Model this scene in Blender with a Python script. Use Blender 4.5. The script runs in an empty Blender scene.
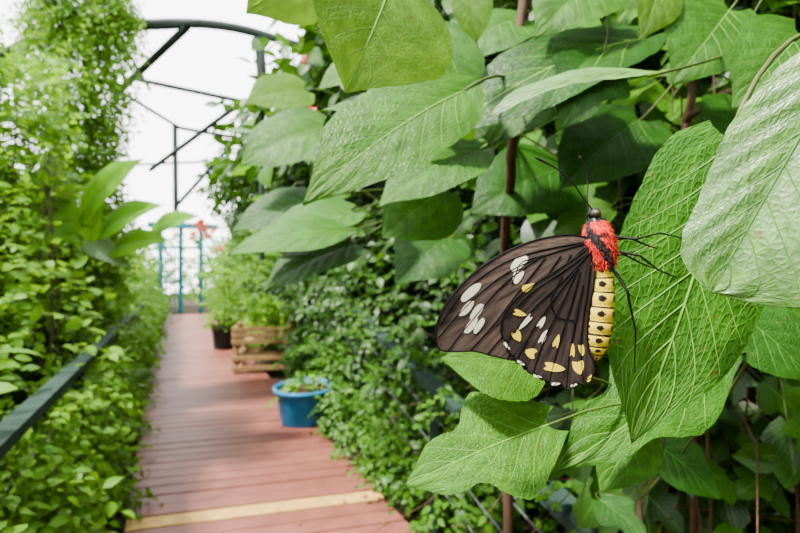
import bpy, math, numpy as np
from mathutils import Vector
rng = np.random.default_rng(7)
F_PX = 444.0

def W(px, py, d):
    return np.array([(px - 400) / F_PX * d, d, 1.5 - (py - 266.5) / F_PX * d])

def nrm(a):
    a = np.asarray(a, float)
    return a / (np.linalg.norm(a, axis=-1, keepdims=True) + 1e-12)

# path frame
O0 = np.array([-1.52, 2.5, 0.0]); DV = np.array([-0.468, 0.8836, 0.0]); RV = np.array([0.8836, 0.468, 0.0])
UP = np.array([0, 0, 1.0])
def PA(a, s, z):
    a = np.asarray(a, float); s = np.asarray(s, float); z = np.asarray(z, float)
    a, s, z = np.broadcast_arrays(a, s, z)
    return O0 + a[..., None] * DV + s[..., None] * RV + z[..., None] * UP

# ------------------------------------------------------------ mesh builder
class MB:
    def __init__(self):
        self.V = []; self.F = []; self.U = []; self.M = []; self.A = []; self.n = 0
    def add(self, V, F, uv=None, mat=0, var=None):
        V = np.asarray(V, float).reshape(-1, 3); F = np.asarray(F, int).reshape(-1, 4)
        self.V.append(V); self.F.append(F + self.n); self.n += len(V)
        self.U.append(np.zeros((len(V), 2)) if uv is None else np.asarray(uv, float))
        m = np.full(len(F), mat) if np.isscalar(mat) else np.asarray(mat)
        self.M.append(m)
        self.A.append(np.full(len(V), .5) if var is None else np.broadcast_to(var, (len(V),)).astype(float))
    def tube(self, P, R, sides=6, mat=0, var=None):
        P = np.asarray(P, float); n = len(P); R = np.broadcast_to(R, (n,))
        T = nrm(np.gradient(P, axis=0))
        ref = np.array([0.13, 0.21, 0.97]) if abs(T[0][2]) < .8 else np.array([0.9, 0.1, 0.1])
        A = nrm(np.cross(T, ref)); B = nrm(np.cross(T, A))
        th = np.linspace(0, 2 * math.pi, sides, endpoint=False)
        V = P[:, None, :] + R[:, None, None] * (np.cos(th)[None, :, None] * A[:, None, :] + np.sin(th)[None, :, None] * B[:, None, :])
        F = []
        for i in range(n - 1):
            for j in range(sides):
                k = (j + 1) % sides
                F.append((i * sides + j, i * sides + k, (i + 1) * sides + k, (i + 1) * sides + j))
        uv = np.stack(np.meshgrid(np.linspace(0, 1, n), np.linspace(0, 1, sides), indexing='ij'), -1).reshape(-1, 2)
        self.add(V.reshape(-1, 3), F, uv, mat, var)
    def box(self, c, X, Y, Z, mat=0, var=None):
        c = np.asarray(c, float); X = np.asarray(X, float); Y = np.asarray(Y, float); Z = np.asarray(Z, float)
        V = [c + a * X + b * Y + d * Z for a in (-1, 1) for b in (-1, 1) for d in (-1, 1)]
        F = [(0, 1, 3, 2), (4, 6, 7, 5), (0, 4, 5, 1), (2, 3, 7, 6), (0, 2, 6, 4), (1, 5, 7, 3)]
        self.add(V, F, None, mat, var)
    def beam(self, p, q, w, h, mat=0, var=None):
        p = np.asarray(p, float); q = np.asarray(q, float)
        T = nrm(q - p); ref = UP if abs(T[2]) < .9 else np.array([0, 1.0, 0])
        A = nrm(np.cross(T, ref)); B = nrm(np.cross(A, T))
        self.box((p + q) / 2, (q - p) / 2, A * w / 2, B * h / 2, mat, var)
    def lathe(self, prof, c, axis=UP, n=48, mat=0, var=None):
        c = np.asarray(c, float); Zx = nrm(axis)
        A = nrm(np.cross(Zx, [0.2, 1, 0.1])); B = np.cross(Zx, A)
        th = np.linspace(0, 2 * math.pi, n, endpoint=False)
        V = []
        for r, z in prof:
            for t in th:
                V.append(c + A * r * math.cos(t) + B * r * math.sin(t) + Zx * z)
        F = []
        for i in range(len(prof) - 1):
            for j in range(n):
                k = (j + 1) % n
                F.append((i * n + j, i * n + k, (i + 1) * n + k, (i + 1) * n + j))
        self.add(V, F, None, mat, var)
    def build(self, name, mats, smooth=True, parent=None, bevel=0, loc=None):
        V = np.concatenate(self.V); F = np.concatenate(self.F); U = np.concatenate(self.U)
        M = np.concatenate(self.M); A = np.concatenate(self.A)
        if loc is not None:
            V = V - np.asarray(loc)
        me = bpy.data.meshes.new(name)
        me.vertices.add(len(V)); me.vertices.foreach_set('co', V.astype(np.float32).ravel())
        me.loops.add(F.size); me.loops.foreach_set('vertex_index', F.astype(np.int32).ravel())
        me.polygons.add(len(F)); me.polygons.foreach_set('loop_start', (np.arange(len(F)) * 4).astype(np.int32))
        try: me.polygons.foreach_set('loop_total', np.full(len(F), 4, np.int32))
        except Exception: pass
        me.polygons.foreach_set('material_index', M.astype(np.int32))
        me.polygons.foreach_set('use_smooth', np.full(len(F), smooth))
        me.update(calc_edges=True)
        uvl = me.uv_layers.new(name='UVMap')
        uvl.data.foreach_set('uv', U[F.ravel()].astype(np.float32).ravel())
        at = me.attributes.new('var', 'FLOAT', 'POINT'); at.data.foreach_set('value', A.astype(np.float32))
        me.validate()
        for m in mats: me.materials.append(m)
        ob = bpy.data.objects.new(name, me); bpy.context.scene.collection.objects.link(ob)
        if loc is not None: ob.location = loc
        if parent is not None: ob.parent = parent
        if bevel:
            b = ob.modifiers.new('bev', 'BEVEL'); b.width = bevel; b.segments = 2
        return ob

def empty(name, loc=(0, 0, 0)):
    e = bpy.data.objects.new(name, None); e.location = loc; e.empty_display_size = .1
    bpy.context.scene.collection.objects.link(e); return e

# ------------------------------------------------------------ materials
def newmat(name):
    m = bpy.data.materials.new(name); m.use_nodes = True
    nt = m.node_tree; nt.nodes.clear()
    return m, nt
def N(nt, t, **kw):
    n = nt.nodes.new(t)
    for k, v in kw.items(): setattr(n, k, v)
    return n
def math_(nt, op, a, b=None, c=None):
    n = N(nt, 'ShaderNodeMath', operation=op)
    for i, v in enumerate((a, b, c)):
        if v is None: continue
        if isinstance(v, (int, float)): n.inputs[i].default_value = v
        else: nt.links.new(v, n.inputs[i])
    return n.outputs[0]
def mixc(nt, f, a, b, bt='MIX'):
    n = N(nt, 'ShaderNodeMix', data_type='RGBA', blend_type=bt)
    for s, v in ((n.inputs[0], f), (n.inputs[6], a), (n.inputs[7], b)):
        if isinstance(v, (int, float)): s.default_value = v
        elif isinstance(v, tuple): s.default_value = (*v, 1)
        else: nt.links.new(v, s)
    return n.outputs[2]
def maprange(nt, v, a, b, c=0, d=1):
    n = N(nt, 'ShaderNodeMapRange'); nt.links.new(v, n.inputs[0])
    for i, x in enumerate((a, b, c, d)): n.inputs[i + 1].default_value = x
    return n.outputs[0]

def leaf_mat(name, c1, c2, rough=.45, trans=.35, vein=(.14, .32, .02), nv=8, vs=.35, hero=False, spec=.12, tcol=1.8, pale=.45, bumpd=.002):
    m, nt = newmat(name); L = nt.links.new
    at = N(nt, 'ShaderNodeAttribute', attribute_name='var')
    uv = N(nt, 'ShaderNodeUVMap'); sp = N(nt, 'ShaderNodeSeparateXYZ'); L(uv.outputs[0], sp.inputs[0])
    u = sp.outputs[0]; s = math_(nt, 'ABSOLUTE', math_(nt, 'SUBTRACT', math_(nt, 'MULTIPLY', sp.outputs[1], 2.0), 1.0))
    tc = N(nt, 'ShaderNodeTexCoord')
    nz = N(nt, 'ShaderNodeTexNoise'); nz.inputs['Scale'].default_value = 60 if hero else 9; nz.inputs['Detail'].default_value = 4
    L(tc.outputs['Object'], nz.inputs['Vector'])
    f = math_(nt, 'ADD', math_(nt, 'MULTIPLY', at.outputs['Fac'], .75), math_(nt, 'MULTIPLY', nz.outputs[0], .4))
    f = maprange(nt, f, .15, .95)
    col = mixc(nt, f, c1, c2)
    mid = maprange(nt, s, .03, .06, 1, 0)
    fr = math_(nt, 'FRACT', math_(nt, 'MULTIPLY', math_(nt, 'SUBTRACT', u, math_(nt, 'MULTIPLY', s, .28)), float(nv)))
    dd = math_(nt, 'ABSOLUTE', math_(nt, 'SUBTRACT', fr, .5))
    sv = maprange(nt, dd, .03, .09, 1, 0)
    vm = math_(nt, 'MULTIPLY', math_(nt, 'MAXIMUM', mid, math_(nt, 'MULTIPLY', sv, .7)), vs)
    if not hero:
        col = mixc(nt, vm, col, vein)
    bump = N(nt, 'ShaderNodeBump'); bump.inputs['Strength'].default_value = .35; bump.inputs['Distance'].default_value = bumpd if hero else .01
    if hero:
        mp = N(nt, 'ShaderNodeMapping'); mp.inputs['Scale'].default_value = (1, .7, 1); L(uv.outputs[0], mp.inputs[0])
        vo = N(nt, 'ShaderNodeTexVoronoi', feature='DISTANCE_TO_EDGE'); vo.inputs['Scale'].default_value = 34
        L(mp.outputs[0], vo.inputs['Vector'])
        e = maprange(nt, vo.outputs['Distance'], .0, .07, 1, 0)
        col = mixc(nt, math_(nt, 'MULTIPLY', e, vs * .5), col, vein)
        n2 = N(nt, 'ShaderNodeTexNoise'); n2.inputs['Scale'].default_value = 6; n2.inputs['Detail'].default_value = 3
        L(uv.outputs[0], n2.inputs['Vector'])
        col = mixc(nt, maprange(nt, n2.outputs[0], .45, .7, 0, pale), col, tuple(min(1, x * 1.9) for x in c2))
        n3 = N(nt, 'ShaderNodeTexNoise'); n3.inputs['Scale'].default_value = 17; n3.inputs['Detail'].default_value = 2
        L(uv.outputs[0], n3.inputs['Vector'])
        col = mixc(nt, maprange(nt, n3.outputs[0], .68, .72, 0, .8), col, (.10, .05, .012))
        L(math_(nt, 'SUBTRACT', maprange(nt, vo.outputs['Distance'], 0, .25), math_(nt, 'MULTIPLY', n2.outputs[0], .2)), bump.inputs['Height'])
    else:
        L(nz.outputs[0], bump.inputs['Height'])
    b = N(nt, 'ShaderNodeBsdfPrincipled'); L(col, b.inputs['Base Color']); b.inputs['Roughness'].default_value = rough
    b.inputs['Specular IOR Level'].default_value = spec
    L(bump.outputs[0], b.inputs['Normal'])
    tr = N(nt, 'ShaderNodeBsdfTranslucent')
    tcx = mixc(nt, 1.0, col, (tcol * 1.3, tcol * 1.05, tcol * .3), 'MULTIPLY'); L(tcx, tr.inputs[0])
    ms = N(nt, 'ShaderNodeMixShader'); ms.inputs[0].default_value = trans
    L(b.outputs[0], ms.inputs[1]); L(tr.outputs[0], ms.inputs[2])
    o = N(nt, 'ShaderNodeOutputMaterial'); L(ms.outputs[0], o.inputs[0])
    return m

def simple_mat(name, c1, c2=None, rough=.6, scale=20, stretch=(1, 1, 1), bump=.2, metal=0, varmix=0.0, dist=.005, spec=.2):
    m, nt = newmat(name); L = nt.links.new
    if c2 is None: c2 = tuple(x * .7 for x in c1)
    tc = N(nt, 'ShaderNodeTexCoord'); mp = N(nt, 'ShaderNodeMapping'); mp.inputs['Scale'].default_value = stretch
    L(tc.outputs['Object'], mp.inputs[0])
    nz = N(nt, 'ShaderNodeTexNoise'); nz.inputs['Scale'].default_value = scale; nz.inputs['Detail'].default_value = 5
    L(mp.outputs[0], nz.inputs['Vector'])
    f = maprange(nt, nz.outputs[0], .3, .7)
    if varmix:
        at = N(nt, 'ShaderNodeAttribute', attribute_name='var')
        f = math_(nt, 'ADD', math_(nt, 'MULTIPLY', f, 1 - varmix), math_(nt, 'MULTIPLY', at.outputs['Fac'], varmix))
    col = mixc(nt, f, c1, c2)
    b = N(nt, 'ShaderNodeBsdfPrincipled'); L(col, b.inputs['Base Color'])
    b.inputs['Roughness'].default_value = rough; b.inputs['Metallic'].default_value = metal
    b.inputs['Specular IOR Level'].default_value = spec
    bp = N(nt, 'ShaderNodeBump'); bp.inputs['Strength'].default_value = bump; bp.inputs['Distance'].default_value = dist
    L(nz.outputs[0], bp.inputs['Height']); L(bp.outputs[0], b.inputs['Normal'])
    o = N(nt, 'ShaderNodeOutputMaterial'); L(b.outputs[0], o.inputs[0])
    return m

M_vine = leaf_mat('leaf_vine', (.016, .072, .002), (.10, .24, .006), .5, .38)
M_vine_lt = leaf_mat('leaf_vine_light', (.035, .13, .003), (.14, .30, .010), .5, .42)
M_mid = leaf_mat('leaf_mid', (.003, .018, .0012), (.024, .085, .004), .42, .28, vs=.25, spec=.2)
M_broad = leaf_mat('leaf_broad', (.010, .048, .002), (.042, .13, .006), .4, .38, nv=7, vs=.45)
M_twig = simple_mat('twig', (.04, .06, .012), (.06, .035, .02), .7, 30)
M_bark = simple_mat('bark', (.085, .045, .022), (.035, .02, .011), .85, 40, (1, 1, .2), .6, dist=.01)
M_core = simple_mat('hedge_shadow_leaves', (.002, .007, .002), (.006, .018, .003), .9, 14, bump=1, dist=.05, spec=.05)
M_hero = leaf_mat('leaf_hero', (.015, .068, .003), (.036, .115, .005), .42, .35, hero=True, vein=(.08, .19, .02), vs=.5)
M_perch = leaf_mat('leaf_perch', (.010, .052, .002), (.026, .098, .005), .42, .28, hero=True, vein=(.07, .17, .018), vs=.5)
M_heroL = leaf_mat('leaf_hero_glossy', (.030, .10, .008), (.070, .165, .024), .42, .28, hero=True, vein=(.05, .15, .015), vs=.35, tcol=1.3, spec=.8, pale=.8, bumpd=.0008)  # strong pale patches paint the sunny highlight into the leaf colour
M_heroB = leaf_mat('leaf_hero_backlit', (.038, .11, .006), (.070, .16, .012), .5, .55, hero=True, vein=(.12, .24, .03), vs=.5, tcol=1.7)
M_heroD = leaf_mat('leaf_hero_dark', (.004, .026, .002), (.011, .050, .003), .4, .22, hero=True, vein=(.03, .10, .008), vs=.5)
M_vein = simple_mat('leaf_vein', (.09, .21, .022), (.07, .17, .016), .5, 20)
M_veinD = simple_mat('leaf_vein_dark', (.04, .13, .012), (.03, .10, .01), .5, 20)
M_petiole = simple_mat('petiole', (.04, .085, .010), (.045, .04, .010), .5, 20)
M_banana = leaf_mat('leaf_banana', (.05, .19, .005), (.11, .28, .012), .4, .4, nv=22, vs=.3)
M_pale = leaf_mat('leaf_pale', (.10, .19, .08), (.18, .28, .15), .35, .3, nv=22, vs=.3, tcol=1.3, spec=.3)
M_flower = simple_mat('flower_petal', (.70, .12, .06), (.78, .28, .20), .5, 30)
M_rail = simple_mat('rail_green', (.009, .020, .015), (.018, .036, .027), .8, 12, (1, 1, 1), .15, spec=.08)
M_cable = simple_mat('steel_cable', (.08, .09, .085), (.05, .06, .06), .6, 60, metal=.2)
M_board = simple_mat('deck_board', (.085, .024, .016), (.165, .056, .039), .5, 7, (1, 1, 1), .3, varmix=.5, spec=.25)
M_gap = simple_mat('deck_joist', (.02, .012, .008), (.01, .006, .005), .9, 7)
M_yellow = simple_mat('deck_yellow', (.40, .24, .06), (.27, .15, .04), .6, 18)
M_soil = simple_mat('soil', (.018, .012, .007), (.035, .024, .014), .95, 18, bump=1, dist=.03, spec=.05)
M_beam = simple_mat('frame_steel', (.010, .016, .013), (.018, .026, .022), .6, 8, spec=.1)
M_teal = simple_mat('teal_paint', (.008, .10, .13), (.012, .14, .18), .5, 8)
M_bluepot = simple_mat('blue_plastic', (.006, .085, .19), (.012, .12, .25), .4, 12, bump=.1)
M_blackpot = simple_mat('black_plastic', (.008, .009, .010), (.015, .016, .017), .45, 12, bump=.1)
M_crate = simple_mat('crate_wood', (.26, .16, .06), (.15, .085, .03), .7, 14, (1, 1, .3), .3, varmix=.4)
M_litter = simple_mat('leaf_litter', (.16, .08, .02), (.08, .04, .012), .8, 20)

# ------------------------------------------------------------ leaf templates
def template(xs, hs, ny=1, sweep=0., fwd=0., droop=.15, cup=.2, w=1.):
    V = []; U = []; n = 2 * ny + 1
    for x, h in zip(xs, hs):
        for s in np.linspace(-1, 1, n):
            V.append((x + fwd * abs(s) * h - sweep * s * s * (1 - x) ** 3, s * h * w, -droop * x * x + cup * abs(s) * h))
            U.append((x, (s + 1) / 2))
    F = []
    for i in range(len(xs) - 1):
        for j in range(n - 1):
            F.append((i * n + j, i * n + j + 1, (i + 1) * n + j + 1, (i + 1) * n + j))
    return np.array(V), np.array(U), np.array(F)
T_small = template([0, .28, .62, 1], [.03, .30, .25, .01], 1, 0, .1, .2, .25)
T_oval = template([0, .12, .35, .65, .88, 1], [.03, .22, .32, .25, .1, .01], 1, .05, .1, .2, .2)
T_heart = template([0, .05, .15, .3, .5, .7, .85, 1], [.12, .3, .42, .46, .40, .26, .12, .01], 2, .22, .1, .3, .12)
T_lobed = template([0, .08, .2, .3, .38, .48, .58, .7, .85, 1], [.1, .28, .42, .5, .42, .24, .25, .24, .12, .01], 2, .12, .45, .3, .12)
T_long = template([0, .1, .3, .55, .8, 1], [.02, .08, .12, .12, .07, .01], 1, 0, 0, .35, .3)

def scatter(mb, P, D, Nn, S, T, mat=0, var=None):
    TV, TU, TF = T; n = len(P); k = len(TV)
    X = nrm(D); Z = nrm(Nn - (Nn * X).sum(1, keepdims=True) * X); Y = np.cross(Z, X)
    S = np.broadcast_to(S, (n,))
    V = P[:, None, :] + S[:, None, None] * (TV[None, :, 0:1] * X[:, None] + TV[None, :, 1:2] * Y[:, None] + TV[None, :, 2:3] * Z[:, None])
    F = (TF[None] + (np.arange(n) * k)[:, None, None]).reshape(-1, 4)
    if var is None: var = rng.random(n)
    mb.add(V.reshape(-1, 3), F, np.tile(TU, (n, 1)), mat, np.repeat(var, k))

def sprigs(mb, O, U, ln, nl, ls, T, out, mat=0, tmat=1, droop=.4, var0=None, flat=.45):
    n = len(O); U = nrm(U); ln = np.broadcast_to(ln, (n,)); ls = np.broadcast_to(ls, (n,))
    side = nrm(np.cross(U, UP) + .01)
    base = rng.random(n) if var0 is None else var0
    for j in range(nl):
        t = (j + 1.0) / nl
        pos = O + U * (ln * t)[:, None]; pos[:, 2] -= droop * ln * t * t
        sg = 1 if j % 2 else -1
        if j == nl - 1: D = U + rng.normal(0, .25, (n, 3)) - UP * droop
        else: D = U * .5 + side * sg * .9 + rng.normal(0, .3, (n, 3)) - UP * .35
        Nn = UP * 1.0 + np.asarray(out) * .7 + rng.normal(0, flat, (n, 3))
        v = np.clip(base * .7 + rng.random(n) * .4 - .05, 0, 1)
        scatter(mb, pos, D, Nn, ls * rng.uniform(.7, 1.2, n), T, mat, v)
    ts = np.array([0, .35, .7, 1.])
    P = O[:, None, :] + U[:, None, :] * (ln[:, None] * ts)[:, :, None]
    P[:, :, 2] -= droop * ln[:, None] * ts * ts
    A = side; B = np.cross(U, side); th = np.array([0, 2.09, 4.19])
    r = (ls * .03)[:, None] * np.array([1, .8, .6, .3])
    V = P[:, :, None, :] + r[:, :, None, None] * (np.cos(th)[None, None, :, None] * A[:, None, None, :] + np.sin(th)[None, None, :, None] * B[:, None, None, :])
    f = np.array([(i * 3 + j, i * 3 + (j + 1) % 3, (i + 1) * 3 + (j + 1) % 3, (i + 1) * 3 + j) for i in range(3) for j in range(3)])
    mb.add(V.reshape(-1, 3), (f[None] + (np.arange(n) * 12)[:, None, None]).reshape(-1, 4), None, tmat)

def core(mb, f, nu, nv_, mat=0):
    V = []
    for i in range(nu):
        for j in range(nv_):
            V.append(f(i / (nu - 1), j / (nv_ - 1)))
    F = [(i * nv_ + j, i * nv_ + j + 1, (i + 1) * nv_ + j + 1, (i + 1) * nv_ + j) for i in range(nu - 1) for j in range(nv_ - 1)]
    mb.add(V, F, None, mat)

def rdir(n, base, sp):
    return nrm(np.asarray(base) + rng.normal(0, sp, (n, 3)))

# ------------------------------------------------------------ ground and boardwalk
mb = MB(); core(mb, lambda u, v: (-16 + 32 * u, -6 + 32 * v, -.09), 9, 9); mb.build('ground', [M_soil])

mb = MB(); bv = np.array([1, .24, 0.]); tt = 1.46 / bv.dot(RV)
a = -3.2
while a < 12.6:
    w = .135
    p0 = PA(a, -.03, 0); p1 = p0 + bv * tt
    q0 = PA(a + w - .012, -.03, 0); q1 = q0 + bv * tt
    yel = abs(a - .07) < .07
    jit = rng.normal(0, .0015)
    V = []
    for p in (p0, p1, q1, q0): V.append(p + UP * jit)
    for p in (p0, p1, q1, q0): V.append(p - UP * .03)
    mb.add(V, [(0, 1, 2, 3), (7, 6, 5, 4), (0, 4, 5, 1), (1, 5, 6, 2), (2, 6, 7, 3), (3, 7, 4, 0)], None, 1 if yel else 0, rng.random())
    a += w
for s in (.1, .7, 1.3):
    mb.beam(PA(-3.2, s, -.06), PA(12.6, s, -.06), .06, .05, 2)
mb.build('boardwalk', [M_board, M_yellow, M_gap], smooth=False, bevel=.003)
mb = MB(); n = 160; edge = rng.random(n) < .7
O = PA(rng.uniform(-1, 9, n), np.where(edge, np.where(rng.random(n) < .5, .03 + .2 * rng.random(n) ** 2, 1.36 - .25 * rng.random(n) ** 2), rng.uniform(0, 1.4, n)), .006)
scatter(mb, O, rdir(n, (0, 0, 0.), 1) * [1, 1, .05], rdir(n, UP, .15), rng.uniform(.015, .045, n), T_oval, 0)
mb.build('leaf_litter', [M_litter])

# ------------------------------------------------------------ railings
def railing(name, A, B, ext0, ext1, w, h, npost):
    A = np.array(A); B = np.array(B); d = B - A
    P = A - d * ext0; Q = B + d * ext1
    mb = MB(); mb.beam(P, Q, w, h, 0)
    for i in range(npost):
        t = (i + .35) / npost; p = P + (Q - P) * t
        mb.beam([p[0], p[1], -.08], [p[0], p[1], p[2] - h / 2], .045, .045, 0)
    for k, z in enumerate((.17, .34, .51)):
        mb.tube([P - UP * z, (P + Q) / 2 - UP * (z + .005), Q - UP * z], .004, 6, 1)
    mb.build(name, [M_rail, M_cable], smooth=False, bevel=.004)
railing('handrail', W(0, 440, 1.3), W(135, 312, 6), .35, 1.2, .07, .04, 6)
railing('handrail', W(600, 540, 1.32), W(346, 303, 4.5), .25, .10, .09, .045, 3)

# ------------------------------------------------------------ left hedge
def noisy(a, k): return .12 * math.sin(3.1 * a + k) + .08 * math.sin(7.3 * a + 2 * k)
mb = MB()
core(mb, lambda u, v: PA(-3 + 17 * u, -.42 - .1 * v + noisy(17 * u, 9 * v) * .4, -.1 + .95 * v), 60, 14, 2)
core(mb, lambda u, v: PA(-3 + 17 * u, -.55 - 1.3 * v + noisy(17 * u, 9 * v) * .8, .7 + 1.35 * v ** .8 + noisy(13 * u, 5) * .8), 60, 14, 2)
n = 5200
a = -2.6 + 16 * rng.random(n) ** 1.8
zz = rng.uniform(0, .93, n)
O = PA(a, -.42 + .22 * rng.random(n) + .12 * np.sin(5 * a) * (1 - zz), zz)
sz = (.034 + .045 * np.clip((a + 2) / 12, 0, 1)) * rng.uniform(.7, 1.5, n)
sprigs(mb, O, rdir(n, RV * .7 - DV * .3 + UP * .5, .6), sz * 4.5, 7, sz, T_small, RV * .8 - DV * .5, 0, 1, droop=.7)
n = 3600
a = -2.6 + 16.5 * rng.random(n) ** 1.6; q = rng.random(n)
O = PA(a, -.46 - 1.3 * q + rng.normal(0, .1, n), .85 + 1.35 * q ** .8 + rng.uniform(-.2, .35, n) + .15 * np.sin(3 * a))
sz = (.04 + .05 * np.clip((a + 2) / 12, 0, 1)) * rng.uniform(.7, 1.7, n)
sprigs(mb, O, rdir(n, RV * .4 - DV * .3 + UP * .9, .6), sz * 5, 7, sz, T_oval, RV * .6 - DV * .5, 0, 1, droop=.5)
mb.build('climbing_vine_hedge', [M_vine, M_twig, M_core])

# taller leafy plants on far left
mb = MB()
n = 1500
O = PA(rng.uniform(3, 13, n), rng.uniform(-3.2, -1.5, n), rng.uniform(1.8, 3.1, n))
sprigs(mb, O, rdir(n, UP * .8 + RV * .3, .6), .4, 7, .085, T_oval, RV * .5 - DV * .4, 0, 1)
n = 900; px = rng.uniform(-160, 60, n); d = rng.uniform(2.8, 3.8, n); py = 62 + 170 * rng.random(n) ** .9 + 22 * np.sin(px / 14)
O = np.stack([W(*t) for t in zip(px, py, d)])
sprigs(mb, O, rdir(n, UP * 1. + RV * .2, .5), .28, 8, .06, T_oval, RV * .5 - DV * .4, 0, 1)
for i in range(26):
    p = W(rng.uniform(-150, 55), 266, rng.uniform(2.9, 3.7)); q = np.array([p[0] + rng.normal(0, .08), p[1], rng.uniform(2.2, 2.8)])
    mb.tube([[p[0], p[1], -.1], (p * [1, 1, 0] + UP * 1.3 + rng.normal(0, .02, 3)), q], [.014, .011, .006], 6, 1)
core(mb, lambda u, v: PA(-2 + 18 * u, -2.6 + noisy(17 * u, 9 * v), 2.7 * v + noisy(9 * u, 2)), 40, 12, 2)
mb.build('tropical_shrub', [M_vine, M_twig, M_core])

# vine column climbing a roof post
mb = MB()
pc = W(88, 266, 4.6)
mb.tube([[pc[0], pc[1], -.1], [pc[0], pc[1], 2.2], [pc[0], pc[1], 4.25]], .045, 8, 2)
n = 2600
zz = rng.uniform(1.2, 4.6, n); ang = rng.uniform(0, 6.283, n); rr = .06 + (.22 + .10 * np.sin(zz * 4) + .14 * (zz > 3.8)) * rng.random(n)
O = np.stack([pc[0] + rr * np.cos(ang) - .06, pc[1] + rr * np.sin(ang), zz], 1)
U = np.stack([np.cos(ang), np.sin(ang), rng.uniform(-.6, .4, n)], 1)
sprigs(mb, O, U, .22, 7, .055, T_small, np.array([.2, -.6, 0]), 0, 1, droop=.9)
n = 320; px = rng.uniform(20, 140, n); py = rng.normal(12, 12, n)
O = np.stack([W(a_, b_, 4.6) for a_, b_ in zip(px, py)])
sprigs(mb, O, rdir(n, -UP, .6), .2, 7, .055, T_small, np.array([.2, -.6, 0]), 0, 1, droop=.9)
mb.build('vine_covered_post', [M_vine, M_twig, M_beam])

# ------------------------------------------------------------ right hedge
mb = MB()
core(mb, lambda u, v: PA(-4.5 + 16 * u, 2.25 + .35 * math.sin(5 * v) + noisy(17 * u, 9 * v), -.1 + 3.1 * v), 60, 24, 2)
n = 4400
a = -3.9 + 15 * rng.random(n) ** 1.5; z = rng.uniform(.0, 3.1, n)
s = 1.78 + .5 * rng.random(n) + .15 * np.sin(4 * z)
O = PA(a, s, z)
sz = .05 + .045 * rng.random(n)
sprigs(mb, O, rdir(n, -RV * .8 + UP * .3, .5), sz * 3.2, 6, sz, T_oval, -RV * .7 - DV * .5, 0, 1)
mb.build('understory_shrubs', [M_mid, M_twig, M_core])
mb = MB(); n = 380
a = -1.2 + 5.5 * rng.random(n)
O = PA(a, rng.uniform(1.62, 1.95, n), rng.uniform(0, .75, n))
sprigs(mb, O, rdir(n, -RV * .7 + UP * .3 - DV * .3, .4), .2, 6, .06, T_oval, -RV * .7 - DV * .5, 0, 1)
n = 190
O = PA(rng.uniform(-1.3, 1.2, n), rng.uniform(1.42, 1.75, n), rng.uniform(0, .5, n))
sprigs(mb, O, rdir(n, -RV * .7 + UP * .3 - DV * .3, .4), .17, 6, .05, T_oval, -RV * .7 - DV * .5, 0, 1)
n = 90   # tendrils over the handrail
t_ = rng.random((n, 1)); O = W(560, 505, 1.45) * (1 - t_) + W(350, 306, 4.3) * t_ + rng.normal(0, .04, (n, 3))
sprigs(mb, O, rdir(n, -RV * .5 + UP * .2, .5), .12, 5, .045, T_oval, -RV * .7 - DV * .5, 0, 1)
mb.build('creeping_vine', [M_broad, M_twig])
# tree crowns added out of view to block light over the right-hand bed
mb = MB(); n = 1500
O = PA(rng.uniform(-4, 9, n), rng.uniform(1.3, 3.6, n), rng.uniform(3.3, 3.9, n))
sprigs(mb, O, rdir(n, -RV * .3 - UP * .1, .6), .5, 6, .2, T_oval, -RV * .2, 0, 1)
for a_ in (-2.5, 1.5, 5.5):
    p = PA(a_, 2.6, 0); mb.tube([p - UP * .09, p + UP * 1.8 + RV * .1, p + UP * 3.6], [.09, .07, .05], 10, 2)
mb.build('added_shade_canopy', [M_mid, M_twig, M_bark])
# unseen planting added behind the camera to cut fill light
mb = MB(); n = 900
O = PA(rng.uniform(-5.6, -4.6, n), rng.uniform(-3.5, 4.5, n), rng.uniform(0, 3.4, n))
sprigs(mb, O, rdir(n, DV * .8 + UP * .3, .5), .4, 6, .18, T_oval, DV, 0, 1)
core(mb, lambda u, v: PA(-5.3 + noisy(9 * u, 4 * v), -4 + 9 * u, -.1 + 3.3 * v), 24, 10, 2)
mb.build('added_rear_hedge', [M_mid, M_twig, M_core])
# dead twigs tangle
mb = MB()
for i in range(110):
    p = PA(rng.uniform(-3.6, -.6), rng.uniform(1.45, 1.75), rng.uniform(.1, 1.2)); d = rdir(1, (0, 0, 0.1), .6)[0]
    L_ = rng.uniform(.3, .7); q = rng.normal(0, .06, 3)
    mb.tube([p, p + d * L_ * .5 + q, p + d * L_], [.003, .0022, .0012], 4, 0)
mb.build('dry_twigs', [M_bark])

mb = MB(); n = 1500
a = 3.8 + 9 * rng.random(n); z = rng.random(n)
O = PA(a, 1.55 + .5 * rng.random(n) + .1 * z, .1 + 2.1 * z)
sprigs(mb, O, rdir(n, -RV * .5 + UP * .5 - DV * .3, .5), .3, 7, .08, T_oval, -RV * .5 - DV * .8, 0, 1)
mb.build('flowering_shrub', [M_vine, M_twig])
mb = MB(); n = 900
O = PA(rng.uniform(12.8, 15, n), rng.uniform(-2, 4, n), rng.uniform(0, 2.5, n))
ok = ~((O[:, 2] < 2.2) & (np.abs((O - O0) @ RV - .65) < .55))
O = O[ok]
sprigs(mb, O, rdir(len(O), -DV * .6 + UP * .6, .5), .5, 7, .14, T_oval, -DV, 0, 1)
n = 500
O = PA(rng.uniform(16, 17, n), rng.uniform(-3, 4, n), rng.uniform(0, 1.7, n))
sprigs(mb, O, rdir(n, -DV * .6 + UP * .6, .5), .5, 7, .14, T_oval, -DV, 0, 1)
mb.build('shrub_border', [M_vine_lt, M_twig, M_vine])

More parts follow.
